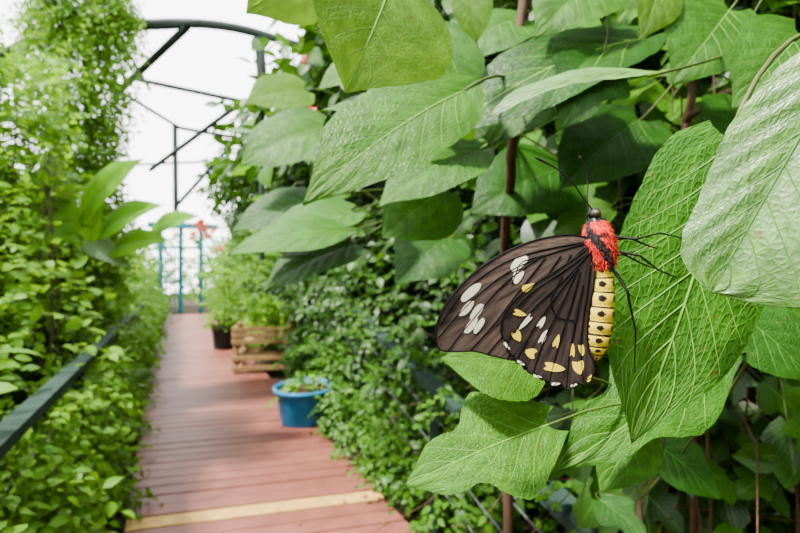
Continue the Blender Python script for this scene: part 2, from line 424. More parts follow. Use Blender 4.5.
# ------------------------------------------------------------ teal gate
mb = MB()
g = [PA(12.7, .05, 0), PA(12.7, .62, 0), PA(12.7, 1.2, 0)]
for p in g: mb.beam(p - UP * .08, p + UP * 2.75, .11, .09, 0)
mb.beam(g[0] + UP * 2.78 - RV * .35, g[2] + UP * 2.78 + RV * .5, .5, .16, 0)
mb.beam(g[0] + UP * 2.1, g[2] + UP * 2.1, .06, .08, 0)
mb.beam(g[0] + UP * 1.0, g[1] + UP * 1.0, .04, .07, 0)
for k in range(5):
    p = g[0] + (g[1] - g[0]) * (k + .5) / 5; mb.beam(p, p + UP * 2.1, .035, .03, 0)
mb.build('door_1', [M_teal], smooth=False, bevel=.005)

# ------------------------------------------------------------ roof frame
mb = MB()
def arc(pts, r, sides=8):
    P = np.array([W(*p) for p in pts]); t = np.linspace(0, len(P) - 1, 24)
    Q = np.stack([np.interp(t, range(len(P)), P[:, i]) for i in range(3)], 1)
    for _ in range(4): Q[1:-1] = (Q[:-2] + Q[1:-1] * 2 + Q[2:]) / 4
    if not np.isscalar(r): r = np.linspace(r[0], r[1], 24)
    mb.tube(Q, r, sides)
arc([(-40, 75, 4.2), (30, 40, 4.6), (90, 28, 4.6), (180, 21, 4.8), (240, 27, 5.0), (290, 44, 5.2), (420, 80, 5.6)], .05)
arc([(0, 68, 4.2), (40, 42, 4.6), (85, 12, 4.8), (130, -30, 5)], .035)
arc([(20, -60, 4.4), (48, -8, 4.5), (66, 12, 4.55), (100, 24, 4.65), (150, 25, 4.75), (200, 23, 4.85)], (.12, .045))
for p, q, r in [((187, 27, 4.8), (115, 95, 5.6), .045), ((259, 35, 5.1), (262, 78, 5.1), .06), ((262, 78, 5.1), (262, 260, 5.1), .03),
                ((130, 78, 7), (245, 102, 7.2), .04), ((85, 70, 6), (180, 128, 7.5), .03), ((180, 128, 7.5), (262, 142, 7.6), .035),
                ((245, 100, 7), (150, 170, 8), .04), ((175, 125, 9), (176, 225, 9), .055), ((236, 140, 8.5), (178, 204, 9), .04),
                ((110, 20, 5), (150, 90, 7), .025), ((130, 165, 10), (240, 160, 10), .03)]:
    mb.tube([W(*p), (W(*p) + W(*q)) / 2, W(*q)], r, 8)
mb.build('roof_frame', [M_beam])

# ------------------------------------------------------------ pots, crate
def pot(name, c, r, h, mat, taper=.78):
    root = empty(name, c)
    mb = MB()
    mb.lathe([(.001, 0), (r * taper, 0), (r * taper * 1.02, .01), (r * .95, h * .82), (r * .97, h * .86), (r * 1.04, h * .87), (r * 1.05, h * .98), (r * 1.02, h), (r * .96, h), (r * .93, h * .9), (r * .90, h * .84), (.001, h * .86)], (0, 0, 0))
    mb.build('shell', [mat], parent=root)
    mb = MB(); mb.lathe([(r * .92, h * .86), (r * .5, h * .9), (.001, h * .92)], (0, 0, 0)); mb.build('potting_soil', [M_soil], parent=root)
    return root
c = np.array([-.93, 4.33, 0.0]); bp_ = pot('blue_planter_pot', c, .285, .34, M_bluepot)
mb = MB(); n = 12
O = np.stack([rng.uniform(-.2, .2, n), rng.uniform(-.2, .2, n), np.full(n, .29)], 1)
sprigs(mb, O, rdir(n, UP, .5), .14, 5, .06, T_oval, np.array([0, -.5, 0]), 0, 1, droop=.3)
n = 16; th = rng.uniform(0, 6.28, n); O = np.stack([.18 * np.cos(th), .18 * np.sin(th), np.full(n, .30)], 1)
scatter(mb, O, rdir(n, UP * .4, .6), rdir(n, UP, .5), .12, T_long, 0)
mb.build('seedlings', [M_vine_lt, M_twig], parent=bp_)
c = np.array([-3.25, 8.2, 0.0]); kp = pot('black_plant_pot', c, .22, .40, M_blackpot, .8)
mb = MB(); n = 120; z = rng.uniform(.35, 1.5, n); th = rng.uniform(0, 6.28, n); rr = rng.uniform(0, .25, n)
mb.tube([(0, 0, .3), (.02, 0, .8), (0, .02, 1.5)], [.02, .015, .006], 6, 1)
sprigs(mb, np.stack([rr * np.cos(th), rr * np.sin(th), z], 1), np.stack([np.cos(th), np.sin(th), .5 + 0 * th], 1), .25, 6, .08, T_oval, np.array([.3, -.6, 0]), 0, 1)
mb.build('foliage', [M_vine_lt, M_twig], parent=kp)

cr = empty('wooden_slat_crate', np.array([-1.98, 6.55, -.0]))
mb = MB(); R2 = nrm(np.array([1, .15, 0])); D2 = np.array([-R2[1], R2[0], 0]); wx, wy = .36, .3
for sx in (-1, 1):
    for sy in (-1, 1):
        p = R2 * wx * sx + D2 * wy * sy; mb.beam(p, p + UP * .66, .06, .06, 0, rng.random())
for z in (.08, .22, .45, .54, .62):
    for sy in (-1, 1):
        mb.beam(R2 * -wx * 1.1 + D2 * wy * 1.12 * sy + UP * z, R2 * wx * 1.1 + D2 * wy * 1.12 * sy + UP * z, .018, .06, 0, rng.random())
    for sx in (-1, 1):
        mb.beam(R2 * wx * 1.12 * sx - D2 * wy * 1.1 + UP * z, R2 * wx * 1.12 * sx + D2 * wy * 1.1 + UP * z, .018, .06, 0, rng.random())
for k in range(6):
    o = D2 * wy * (-1 + 2 * (k + .5) / 6)
    for z in (.26, .43): mb.beam(o - R2 * wx + UP * z, o + R2 * wx + UP * z, .085, .016, 0, rng.random())
mb.build('slats', [M_crate], smooth=False, parent=cr, bevel=.003)
mb = MB(); n = 90; O = np.stack([rng.uniform(-.28, .28, n), rng.uniform(-.2, .25, n), rng.uniform(.55, .95, n)], 1)
sprigs(mb, O, rdir(n, UP * .9, .5), .2, 6, .07, T_oval, np.array([.1, -.6, 0]), 0, 1)
mb.build('herbs', [M_vine_lt, M_twig], parent=cr)

# flowers
mb = MB()
for (px, py, d, r) in [(202, 226, 6.5, .10), (210, 233, 6.4, .08), (194, 236, 6.9, .07), (312, 115, 2.3, .035), (317, 122, 2.3, .025), (305, 60, 2.3, .020), (220, 250, 6.2, .05)]:
    n = 24; c = W(px, py, d); D = rdir(n, (0, -.2, .1), .8)
    scatter(mb, c + D * r * .3, D, rdir(n, (0, 0, 1), .8), r, T_oval, 0)
    mb.tube([c, c - UP * r * 2 + np.array([.02, .1, 0]), c - UP * r * 4 + np.array([0, .3, 0])], r * .05, 5, 1)
mb.build('orange_flowers', [M_flower, M_twig])

# ------------------------------------------------------------ broad-leaf plant
plant = empty('broadleaf_tree', W(512, 266, 1.3) * np.array([1, 1, 0]))
PL = np.array(plant.location)
PROF = {
 'ovate': [(0, .12), (.05, .42), (.12, .72), (.22, .93), (.35, 1), (.5, .93), (.65, .75), (.8, .45), (.92, .16), (1, .01)],
 'heart': [(0, .3), (.06, .75), (.15, .95), (.3, 1), (.5, .9), (.7, .62), (.85, .3), (.95, .1), (1, .01)],
 'lobed': [(0, .25), (.1, .6), (.22, .9), (.32, 1), (.42, .82), (.5, .58), (.56, .5), (.65, .52), (.75, .45), (.88, .2), (1, .01)],
 'perch': [(0, .3), (.06, .7), (.15, .9), (.3, 1), (.45, 1), (.6, .92), (.72, .78), (.82, .52), (.9, .28), (.96, .1), (1, .01)],
 'blunt': [(0, .3), (.08, .6), (.2, .85), (.4, 1), (.6, 1), (.8, .9), (.9, .7), (.96, .4), (1, .02)]}
leafn = [0]
def hero_leaf(base, tip, normal, kind='ovate', hl=.35, hr=None, mat=None, vmat=None, bend=.08, cup=.1, sweep=.12, fwd=.15, nv=7, node=None, seed=0, twist=0., ripple=.010, nx=56, ny=12, parent=None, side_curve=0., name=None, pmat=None, wob=1.):
    hr = hl if hr is None else hr
    base = np.asarray(base, float); tip = np.asarray(tip, float); L = np.linalg.norm(tip - base)
    X = nrm(tip - base); Z = nrm(np.asarray(normal, float)); Z = nrm(Z - Z.dot(X) * X); Y = np.cross(Z, X)
    pr = np.array(PROF[kind]); r0 = np.random.default_rng(seed + 100); ph = r0.uniform(0, 6.28, 4)
    xs_f = np.linspace(0, 1, 201); hh = np.interp(xs_f, pr[:, 0], pr[:, 1])
    for _ in range(8): hh[1:-1] = (hh[:-2] + 2 * hh[1:-1] + hh[2:]) / 4
    def S(x, s):
        x = np.asarray(x, float); s = np.asarray(s, float)
        h = np.interp(x, xs_f, hh) * np.where(s < 0, hr, hl) * (1 + wob * (.02 * np.abs(np.sin(40 * x + ph[0])) + .04 * np.sin(11 * x + ph[1])))
        as_ = np.abs(s)
        lx = x + fwd * as_ * h - sweep * s * s * (1 - np.clip(x, 0, 1)) ** 3
        ly = s * h + side_curve * 4 * x * (1 - x)
        lz = bend * 4 * x * (1 - x) + cup * as_ * h - cup * 1.1 * as_ * as_ * h * .6 + twist * s * h * x
        ww = (x - .28 * as_) * nv
        lz = lz + ripple * np.abs(np.sin(math.pi * ww)) * np.minimum(1, as_ * 3) * (1 - as_ * .7) + ripple * 1.2 * as_ ** 2 * np.sin(9 * x + ph[2] + (s > 0) * 2)
        return base + L * (lx[..., None] * X + ly[..., None] * Y + lz[..., None] * Z)
    mb = MB(); n = 2 * ny + 1
    gx, gs = np.meshgrid(np.linspace(0, 1, nx), np.linspace(-1, 1, n), indexing='ij')
    V = S(gx, gs).reshape(-1, 3)
    F = [(i * n + j, i * n + j + 1, (i + 1) * n + j + 1, (i + 1) * n + j) for i in range(nx - 1) for j in range(n - 1)]
    mb.add(V, F, np.stack([gx + seed * 1.37, (gs + 1) / 2], -1).reshape(-1, 2) if (mat not in (M_banana, M_pale)) else np.stack([gx, (gs + 1) / 2], -1).reshape(-1, 2), 0, r0.uniform(.2, .8))
    x = np.linspace(0, .985, 30); mb.tube(S(x, 0 * x), L * np.linspace(.0070, .002, 30), 6, 1)
    for k in range(nv):
        x0 = (k + .0) / nv if k else .015
        for sg in (-1, 1):
            t = np.linspace(0, .93, 14); xx = x0 + .28 * t + (.02 * np.sin(3 * t))
            if xx[0] > .93: continue
            xx = np.minimum(xx, .985)
            mb.tube(S(xx, sg * t), L * np.linspace(.0030, .0008, 14), 5, 1)
            for q in (.18, .3, .42, .54, .66, .78):
                tt_ = np.linspace(0, 1, 5); sx = q + .05 * np.sin(tt_ * 3 + k) + (r0.random() - .5) * .06; xr = x0 + .28 * sx + tt_ / nv
                if xr[-1] < .96: mb.tube(S(xr, sg * sx), L * .0007, 4, 1)
    if node is not None:
        node = np.asarray(node, float); bb = base; dd = np.linalg.norm(node - bb)
        c1 = bb - X * dd * .35; t = np.linspace(0, 1, 12)[:, None]
        Pp = (1 - t) ** 2 * bb + 2 * t * (1 - t) * c1 + t * t * node
        mb.tube(Pp, np.linspace(L * .008, L * .010, 12), 7, 2)
    leafn[0] += 1
    par = parent or plant; loc = np.array(par.location)
    ob = mb.build(name or 'leaf_%d' % leafn[0], [mat or M_hero, vmat or M_vein, pmat or M_petiole], parent=par, loc=loc)
    ob.location = (0, 0, 0)
    return ob
nodeT = W(560, -80, 1.0); nodeR = W(880, 20, .55); nodeL = W(640, 500, .85); nodeM = W(512, 130, 1.3); nodeC = W(420, 190, 1.6); nodeB = W(690, 60, 1.1)
hero_leaf(W(730, 138, .36), W(631, 443, .335), (-.15, -1, .15), 'perch', .20, .235, mat=M_perch, bend=.02, cup=.08, sweep=.05, fwd=.1, nv=9, seed=1, node=W(900, 60, .6), side_curve=.015, wob=.6, ripple=.006)
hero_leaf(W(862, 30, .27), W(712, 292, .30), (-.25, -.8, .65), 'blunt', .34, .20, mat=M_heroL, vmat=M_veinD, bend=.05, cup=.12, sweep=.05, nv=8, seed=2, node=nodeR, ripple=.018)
hero_leaf(W(537, 367, .42), W(440, 358, .40), (0, -.8, .7), 'ovate', .42, .22, bend=.05, nv=6, seed=3, node=nodeL)
hero_leaf(W(548, 425, .40), W(405, 486, .37), (0, -.75, .75), 'lobed', .34, .36, bend=.05, nv=6, fwd=.25, seed=4, node=nodeL)
hero_leaf(W(712, 368, .47), W(556, 472, .42), (.1, -.8, .65), 'lobed', .20, .32, mat=M_perch, bend=.05, nv=6, fwd=.25, seed=5, node=nodeL)
hero_leaf(W(640, 420, .5), W(600, 492, .46), (0, -.8, .6), 'ovate', .36, mat=M_perch, nv=6, seed=33, node=nodeL)
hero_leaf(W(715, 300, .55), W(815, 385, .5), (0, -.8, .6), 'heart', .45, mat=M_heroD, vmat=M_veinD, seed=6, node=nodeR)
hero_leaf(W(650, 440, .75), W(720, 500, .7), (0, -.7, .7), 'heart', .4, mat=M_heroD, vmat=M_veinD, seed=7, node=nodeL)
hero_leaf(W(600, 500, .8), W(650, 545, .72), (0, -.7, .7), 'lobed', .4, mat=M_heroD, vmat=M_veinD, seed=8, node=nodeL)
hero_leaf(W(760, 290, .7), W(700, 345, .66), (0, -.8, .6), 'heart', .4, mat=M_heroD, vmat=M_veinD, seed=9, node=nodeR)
# upper leaves
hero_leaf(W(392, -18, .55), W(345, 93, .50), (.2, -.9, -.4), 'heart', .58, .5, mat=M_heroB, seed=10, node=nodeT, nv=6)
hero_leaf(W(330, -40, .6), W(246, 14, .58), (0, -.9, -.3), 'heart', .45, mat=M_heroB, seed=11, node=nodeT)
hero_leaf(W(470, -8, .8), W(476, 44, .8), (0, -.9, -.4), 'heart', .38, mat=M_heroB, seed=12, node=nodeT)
hero_leaf(W(462, 92, .75), W(303, 205, .62), (.05, -.8, .45), 'ovate', .24, .28, mat=M_hero, seed=13, node=nodeM, bend=.06, nv=8)
hero_leaf(W(450, 118, .95), W(318, 112, .9), (0, -.6, .8), 'ovate', .26, mat=M_perch, seed=14, node=nodeM)
hero_leaf(W(445, 190, 1.0), W(382, 238, .95), (0, -.95, .2), 'heart', .48, mat=M_perch, seed=15, node=nodeM)
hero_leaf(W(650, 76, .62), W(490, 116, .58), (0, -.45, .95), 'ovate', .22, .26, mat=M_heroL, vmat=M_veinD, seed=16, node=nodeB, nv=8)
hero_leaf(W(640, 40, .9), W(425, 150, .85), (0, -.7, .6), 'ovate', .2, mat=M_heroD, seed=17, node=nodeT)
hero_leaf(W(800, 35, .62), W(733, 108, .6), (0, -.9, .35), 'heart', .42, mat=M_perch, seed=18, node=nodeR)
hero_leaf(W(345, 232, 1.15), W(228, 256, 1.05), (0, -.6, .75), 'ovate', .26, mat=M_perch, seed=19, node=nodeC)
hero_leaf(W(350, 245, 1.2), W(262, 292, 1.1), (0, -.6, .75), 'heart', .3, mat=M_heroD, seed=20, node=nodeC)
hero_leaf(W(352, 212, 1.25), W(258, 245, 1.15), (0, -.6, .75), 'heart', .32, mat=M_perch, seed=21, node=nodeC)
hero_leaf(W(305, 90, 1.5), W(244, 104, 1.4), (0, -.8, .3), 'heart', .4, mat=M_heroB, seed=22, node=nodeC)
hero_leaf(W(325, 128, 1.4), W(240, 166, 1.3), (0, -.8, .4), 'heart', .4, mat=M_hero, seed=23, node=nodeC)
hero_leaf(W(300, 118, 1.45), W(258, 143, 1.4), (0, -.7, .5), 'heart', .4, mat=M_hero, seed=24, node=nodeC)
hero_leaf(W(372, 150, 1.1), W(300, 160, 1.05), (0, -.7, .6), 'heart', .35, mat=M_perch, seed=25, node=nodeC)
hero_leaf(W(600, -20, .9), W(535, 38, .85), (0, -.8, .4), 'heart', .4, mat=M_hero, seed=26, node=nodeT)
hero_leaf(W(660, -30, .8), W(640, 40, .75), (0, -.8, -.3), 'ovate', .3, mat=M_heroB, seed=27, node=nodeT)
hero_leaf(W(520, 20, 1.1), W(440, 70, 1.0), (0, -.7, .6), 'heart', .35, mat=M_perch, seed=28, node=nodeT)
for k_, (b_, t_, kd, h_, m_, nd_) in enumerate([
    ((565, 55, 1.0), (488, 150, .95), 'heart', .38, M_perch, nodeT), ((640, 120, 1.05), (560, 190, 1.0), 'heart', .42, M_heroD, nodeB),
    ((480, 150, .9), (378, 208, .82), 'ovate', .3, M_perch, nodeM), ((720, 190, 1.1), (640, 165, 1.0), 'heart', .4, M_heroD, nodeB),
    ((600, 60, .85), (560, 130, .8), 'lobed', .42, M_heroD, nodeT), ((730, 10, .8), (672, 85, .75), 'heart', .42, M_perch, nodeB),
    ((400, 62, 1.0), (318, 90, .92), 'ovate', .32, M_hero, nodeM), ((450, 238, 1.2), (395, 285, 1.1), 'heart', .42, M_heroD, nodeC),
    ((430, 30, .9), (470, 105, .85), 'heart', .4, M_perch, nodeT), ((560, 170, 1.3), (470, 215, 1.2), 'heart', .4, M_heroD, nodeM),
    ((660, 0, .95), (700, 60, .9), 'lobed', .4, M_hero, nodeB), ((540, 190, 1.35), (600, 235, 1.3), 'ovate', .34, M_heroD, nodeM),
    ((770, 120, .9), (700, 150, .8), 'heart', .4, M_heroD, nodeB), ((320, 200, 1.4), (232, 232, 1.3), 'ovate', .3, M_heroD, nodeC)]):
    hero_leaf(W(*b_), W(*t_), (rng.uniform(-.3, .3), -.75, .55), kd, h_, mat=m_, vmat=M_veinD if m_ is M_heroD else M_vein, seed=70 + k_, node=nd_, nx=44, ny=9)
# trunk & branches
mb = MB()
def limb(pts, r0_, r1_):
    P = np.array([np.asarray(p) for p in pts]); t = np.linspace(0, len(P) - 1, 30)
    Q = np.stack([np.interp(t, range(len(P)), P[:, i]) for i in range(3)], 1)
    for _ in range(5): Q[1:-1] = (Q[:-2] + Q[1:-1] * 2 + Q[2:]) / 4
    Q[1:-1] += rng.normal(0, .002, Q[1:-1].shape)
    mb.tube(Q, np.linspace(r0_, r1_, 30), 10)
g0 = W(512, 266, 1.5); g0[2] = -.08
limb([g0, W(503, 270, 1.5), W(510, 190, 1.2), W(515, 100, 1.05), W(517, 35, 1.05), W(540, -120, 1.1)], .016, .009)
g1 = W(690, 266, 1.4); g1[2] = -.08
limb([g1, W(700, 300, 1.35), W(684, 170, 1.1), W(686, 120, 1.1), W(700, 40, 1.1), W(690, -120, 1.1)], .012, .009)
limb([W(512, 200, 1.25), nodeM, nodeC], .008, .005); limb([W(517, 30, 1.1), nodeT], .010, .007)
limb([W(686, 120, 1.1), W(780, 60, .9), nodeR], .009, .006)
g2 = nodeL * np.array([1, 1, 0]) - UP * .08; limb([g2, nodeL - UP * .3, nodeL], .008, .006)
for i in range(7):
    x = rng.uniform(600, 800); d = rng.uniform(1.1, 1.5); p = W(x, 560, d); q = W(x + rng.uniform(-60, 60), rng.uniform(-40, 120), d)
    limb([p, (p + q) / 2 + rng.normal(0, .04, 3), q], .004, .002)
o = mb.build('trunk', [M_bark], parent=plant, loc=PL); o.location = (0, 0, 0)

# mid-distance broad leaves canopy
mb = MB()
for (cnt, x0, x1, y0, y1, d0, d1, T, m) in [(80, 330, 620, -60, 190, 1.4, 2.2, T_heart, 0), (60, 560, 860, -60, 110, 1.0, 1.5, T_lobed, 0), (110, 420, 800, 60, 260, 1.45, 1.9, T_heart, 1), (30, 560, 800, 90, 240, 1.2, 1.7, T_lobed, 0), (50, 250, 380, 110, 260, 2, 3.2, T_heart, 0), (50, 560, 860, 300, 560, 1.0, 1.3, T_lobed, 1)]:
    n = cnt; dd = rng.uniform(d0, d1, n)
    P = np.stack([W(a_, b_, c_) for a_, b_, c_ in zip(rng.uniform(x0, x1, n), rng.uniform(y0, y1, n), dd)])
    D = rdir(n, (-.7, -.5, -.45), .4); Nn = rdir(n, (-.2, -.6, .8), .3)
    scatter(mb, P, D, Nn, rng.uniform(.08, .17, n), T, m)
    for i in range(n):
        b = P[i]; mb.tube([b, b - D[i] * .08 + UP * .01, b - D[i] * .15 + UP * -.03], [.002, .002, .0025], 4, 2)
mb.build('broadleaf_canopy', [M_broad, M_mid, M_petiole])

# ginger / banana plant on left
gp = empty('banana_plant', W(95, 266, 4.3) * np.array([1, 1, 0]))
nb = W(95, 300, 4.3)
for i, (b, t, h, m) in enumerate([((80, 222), (146, 158), .2, M_banana), ((62, 205), (55, 143), .26, M_pale), ((78, 235), (44, 188), .26, M_banana), ((100, 235), (165, 205), .2, M_banana),
                                  ((110, 250), (170, 240), .22, M_banana), ((85, 240), (130, 268), .2, M_pale), ((80, 240), (30, 232), .22, M_banana), ((150, 232), (200, 216), .2, M_banana), ((90, 245), (105, 190), .16, M_banana)]):
    hero_leaf(W(*b, 3.6), W(*t, 3.35 + .1 * (i % 3)), (.2, -.8, .5), 'ovate', h, mat=m, vmat=M_vein, bend=.08, cup=.3, nv=10, node=nb, seed=50 + i, parent=gp, name='frond_%d' % (i + 1), sweep=.02, nx=30, ny=5, ripple=.004)
mb = MB(); mb.tube([nb * np.array([1, 1, 0]) - UP * .08, nb - UP * .5, nb], [.06, .05, .035], 10); o = mb.build('stalk', [M_petiole], parent=gp, loc=np.array(gp.location)); o.location = (0, 0, 0)

# ------------------------------------------------------------ butterfly
K = .32 / F_PX
bf = empty('birdwing_butterfly', W(598, 250, .32))
def B(px, py, y=0.): return np.array([(px - 598) * K, y, -(py - 250) * K])
def wingmat(name, c1, c2):
    m, nt = newmat(name); L = nt.links.new
    uv = N(nt, 'ShaderNodeUVMap'); mp = N(nt, 'ShaderNodeMapping'); mp.inputs['Scale'].default_value = (5, 130, 1); L(uv.outputs[0], mp.inputs[0])
    nz = N(nt, 'ShaderNodeTexNoise'); nz.inputs['Scale'].default_value = 1; nz.inputs['Detail'].default_value = 3; L(mp.outputs[0], nz.inputs['Vector'])
    at = N(nt, 'ShaderNodeAttribute', attribute_name='var')
    f = math_(nt, 'MULTIPLY', maprange(nt, nz.outputs[0], .25, .65), at.outputs['Fac'])
    col = mixc(nt, f, c1, c2)
    b = N(nt, 'ShaderNodeBsdfPrincipled'); L(col, b.inputs['Base Color']); b.inputs['Roughness'].default_value = .7
    b.inputs['Specular IOR Level'].default_value = .08
    bp = N(nt, 'ShaderNodeBump'); bp.inputs['Strength'].default_value = .3; bp.inputs['Distance'].default_value = .0003; L(nz.outputs[0], bp.inputs['Height']); L(bp.outputs[0], b.inputs['Normal'])
    o = N(nt, 'ShaderNodeOutputMaterial'); L(b.outputs[0], o.inputs[0]); return m
M_fw = wingmat('forewing_scales', (.008, .0055, .0045), (.080, .054, .042)); M_hw = wingmat('hindwing_scales', (.003, .002, .0018), (.032, .022, .018))
M_wv = simple_mat('wing_vein', (.002, .0015, .0015), (.003, .0025, .0025), .6, 200, spec=.05)
M_wht = simple_mat('wing_white', (.46, .42, .30), (.56, .52, .42), .7, 600, bump=.1, dist=.0003)
M_yel = simple_mat('wing_yellow', (.55, .40, .012), (.47, .33, .008), .7, 600, bump=.1, dist=.0003)
M_red = simple_mat('thorax_red', (.62, .018, .006), (.34, .010, .005), .7, 400, dist=.0005)
M_blk = simple_mat('body_black', (.004, .0035, .0035), (.010, .008, .007), .4, 300, dist=.0003)
M_abd = simple_mat('abdomen_yellow', (.55, .40, .008), (.48, .33, .006), .5, 300, dist=.0004)

def smooth_closed(pts, n):
    P = np.array(pts, float); m = len(P); out = []
    per = n // m
    for i in range(m):
        p0, p1, p2, p3 = P[i - 1], P[i], P[(i + 1) % m], P[(i + 2) % m]
        for k in range(per):
            t = k / per
            out.append(.5 * (2 * p1 + (p2 - p0) * t + (2 * p0 - 5 * p1 + 4 * p2 - p3) * t * t + (3 * p1 - p0 - 3 * p2 + p3) * t ** 3))
    return np.array(out)
def yfw(px, py, y0):
    return y0 + K * (4 * np.sin((px - 430) / 150 * 3.1) * 1.2 + 2 * np.sin(py / 25))
def wing(name, root, outline, y0, mat, veins, ribs):
    Pn = smooth_closed(outline, 12 * len(outline)); m = len(Pn); R_ = 26
    rr = np.linspace(0.0, 1, R_); root = np.array(root, float)
    ang = np.arctan2(Pn[:, 1] - root[1], Pn[:, 0] - root[0])
    G = root + rr[:, None, None] ** .9 * (Pn - root)[None]
    X = (G[..., 0] - 598) * K; Z = -(G[..., 1] - 250) * K; Y = yfw(G[..., 0], G[..., 1], y0)
    V = np.stack([X, Y, Z], -1).reshape(-1, 3)
    F = [(i * m + j, i * m + (j + 1) % m, (i + 1) * m + (j + 1) % m, (i + 1) * m + j) for i in range(R_ - 1) for j in range(m)]
    uv = np.stack(np.broadcast_arrays(rr[:, None], (ang / 6.283 + .5)[None]), -1).reshape(-1, 2)
    lum = .25 + .75 * np.sin(np.clip(rr, 0, 1) * 2.6)[:, None] * np.ones(m)[None]
    mb = MB(); mb.add(V, F, uv, 0, lum.ravel())
    def pt(px, py, e=0): return np.array([(px - 598) * K, yfw(px, py, y0) + e, -(py - 250) * K])
    for v in veins:
        v = np.array(v, float); t = np.linspace(0, len(v) - 1, 18)
        q = np.stack([np.interp(t, range(len(v)), v[:, i]) for i in range(2)], 1)
        for _ in range(3): q[1:-1] = (q[:-2] + 2 * q[1:-1] + q[2:]) / 4
        mb.tube([pt(a_, b_) for a_, b_ in q], K * np.linspace(1.0, .65, 18), 6, 1)
    mb.tube([pt(a_, b_) for a_, b_ in np.vstack([Pn, Pn[:1]])], K * .8, 5, 1)
    for poly, mi in ribs:
        q = smooth_closed(poly, 6 * len(poly)); c = q.mean(0)
        for e in (-K * .5, K * .5):
            ring = []
            for r in (0, .35, .7, 1.0): ring += [pt(*(c + (p - c) * r), e) for p in q]
            k = len(q)
            mb.add(ring, [(i * k + j, i * k + (j + 1) % k, (i + 1) * k + (j + 1) % k, (i + 1) * k + j) for i in range(3) for j in range(k)], None, mi)
    return mb.build(name, [mat, M_wv, M_wht, M_yel], parent=bf)
def wedge(cx, cy, a_, b_, ang, back=.35):
    ca, sa = math.cos(math.radians(ang)), math.sin(math.radians(ang))
    base = [(1.15, 0), (.45, .75), (-.5, 1.0), (-1.0, .7), (-1 + back, 0), (-1.0, -.7), (-.5, -1.0), (.45, -.75)]
    return [(cx + (x * a_) * ca - (y * b_) * sa, cy + (x * a_) * sa + (y * b_) * ca) for x, y in [(x * rng.uniform(.92, 1.08), y * rng.uniform(.85, 1.15)) for x, y in base]]
FW = [(590, 243), (578, 236), (556, 236), (530, 242), (503, 254), (478, 270), (458, 289), (444, 308), (437, 326), (436, 342), (441, 350), (455, 352), (475, 352), (495, 357), (520, 361), (545, 352), (570, 310), (588, 270)]
fv = [[(586, 242), (540, 250), (500, 263), (460, 293), (440, 325)], [(586, 243), (545, 255), (505, 272), (466, 305), (438, 338)], [(540, 257), (505, 282), (474, 318), (448, 351)],
      [(545, 258), (520, 290), (495, 325), (470, 352)], [(560, 256), (530, 300), (505, 335), (488, 355)], [(570, 255), (545, 300), (520, 345), (508, 359)], [(586, 245), (560, 270), (540, 320), (530, 357)],
      [(545, 255), (520, 262), (512, 284)]]
fs = [([(511, 266), (516, 259), (524, 255), (528, 259), (524, 265), (517, 270), (512, 271)], 2), ([(514, 273), (520, 271), (524, 272), (521, 279), (516, 284), (513, 280)], 2),
      ([(461, 298), (466, 290), (475, 284), (481, 284), (478, 291), (470, 298), (463, 302)], 2), ([(459, 315), (464, 306), (470, 301), (474, 302), (471, 309), (465, 315)], 2),
      ([(470, 318), (474, 309), (480, 304), (484, 306), (481, 313), (475, 319)], 2), ([(464, 332), (468, 324), (474, 318), (478, 319), (475, 327), (469, 333)], 2), ([(474, 331), (478, 323), (483, 318), (485, 322), (481, 329), (476, 334)], 2)]
wing('forewing', (585, 243), FW, -.0018, M_fw, fv, fs)
wing('forewing_far', (585, 243), FW, .004, M_fw, fv, fs)
HW = [(590, 246), (578, 254), (558, 268), (536, 282), (517, 297), (505, 313), (501, 328), (503, 338), (508, 344), (508, 352), (514, 356), (517, 363), (525, 363), (528, 372), (535, 374), (541, 379), (547, 380), (551, 386), (558, 381), (564, 388), (570, 387), (573, 381), (580, 383), (584, 379), (591, 374), (592, 362), (587, 350), (585, 330), (587, 305), (591, 275)]
hv = [[(589, 250), (560, 272), (530, 292), (505, 318)], [(589, 250), (562, 280), (535, 305), (506, 342)], [(575, 268), (555, 295), (535, 325), (517, 359)], [(575, 268), (560, 305), (545, 335), (532, 375)],
      [(577, 272), (568, 310), (558, 345), (548, 383)], [(580, 285), (574, 320), (568, 355), (565, 387)], [(588, 255), (583, 300), (579, 340), (581, 381)], [(560, 276), (548, 300), (555, 318), (572, 320)]]
hs = [(wedge(527, 287, 6, 3.2, -30, 0), 3), (wedge(519, 313, 6, 3.2, 15), 3), (wedge(517, 336, 5, 4.5, 60), 3), (wedge(531, 353, 5, 5, 200), 3), (wedge(553, 367, 9.5, 4.2, 8, .2), 3), (wedge(577, 366, 6, 6, 80, .2), 3),
      (wedge(525, 322, 9, 2.6, 130), 2), (wedge(541, 322, 6, 2.6, -60), 2), (wedge(543, 337, 7, 3.0, -65), 2), (wedge(556, 341, 6, 2.8, -75), 3), (wedge(571, 350, 6, 2.4, -85), 3),
      (wedge(580, 349, 5.5, 2.6, 80), 3), (wedge(507, 346, 4, 1.3, 50, 0), 2), (wedge(521, 363, 4, 1.3, 30, 0), 2), (wedge(537, 376, 4, 1.3, 15, 0), 2), (wedge(555, 383, 4, 1.3, -5, 0), 2), (wedge(572, 384, 3, 1.2, -20, 0), 2), (wedge(587, 377, 3.4, 1.5, -60, 0), 3)]
wing('hindwing', (589, 250), HW, -.0042, M_hw, hv, hs)
wing('hindwing_far', (589, 250), HW, .0065, M_hw, hv, hs)

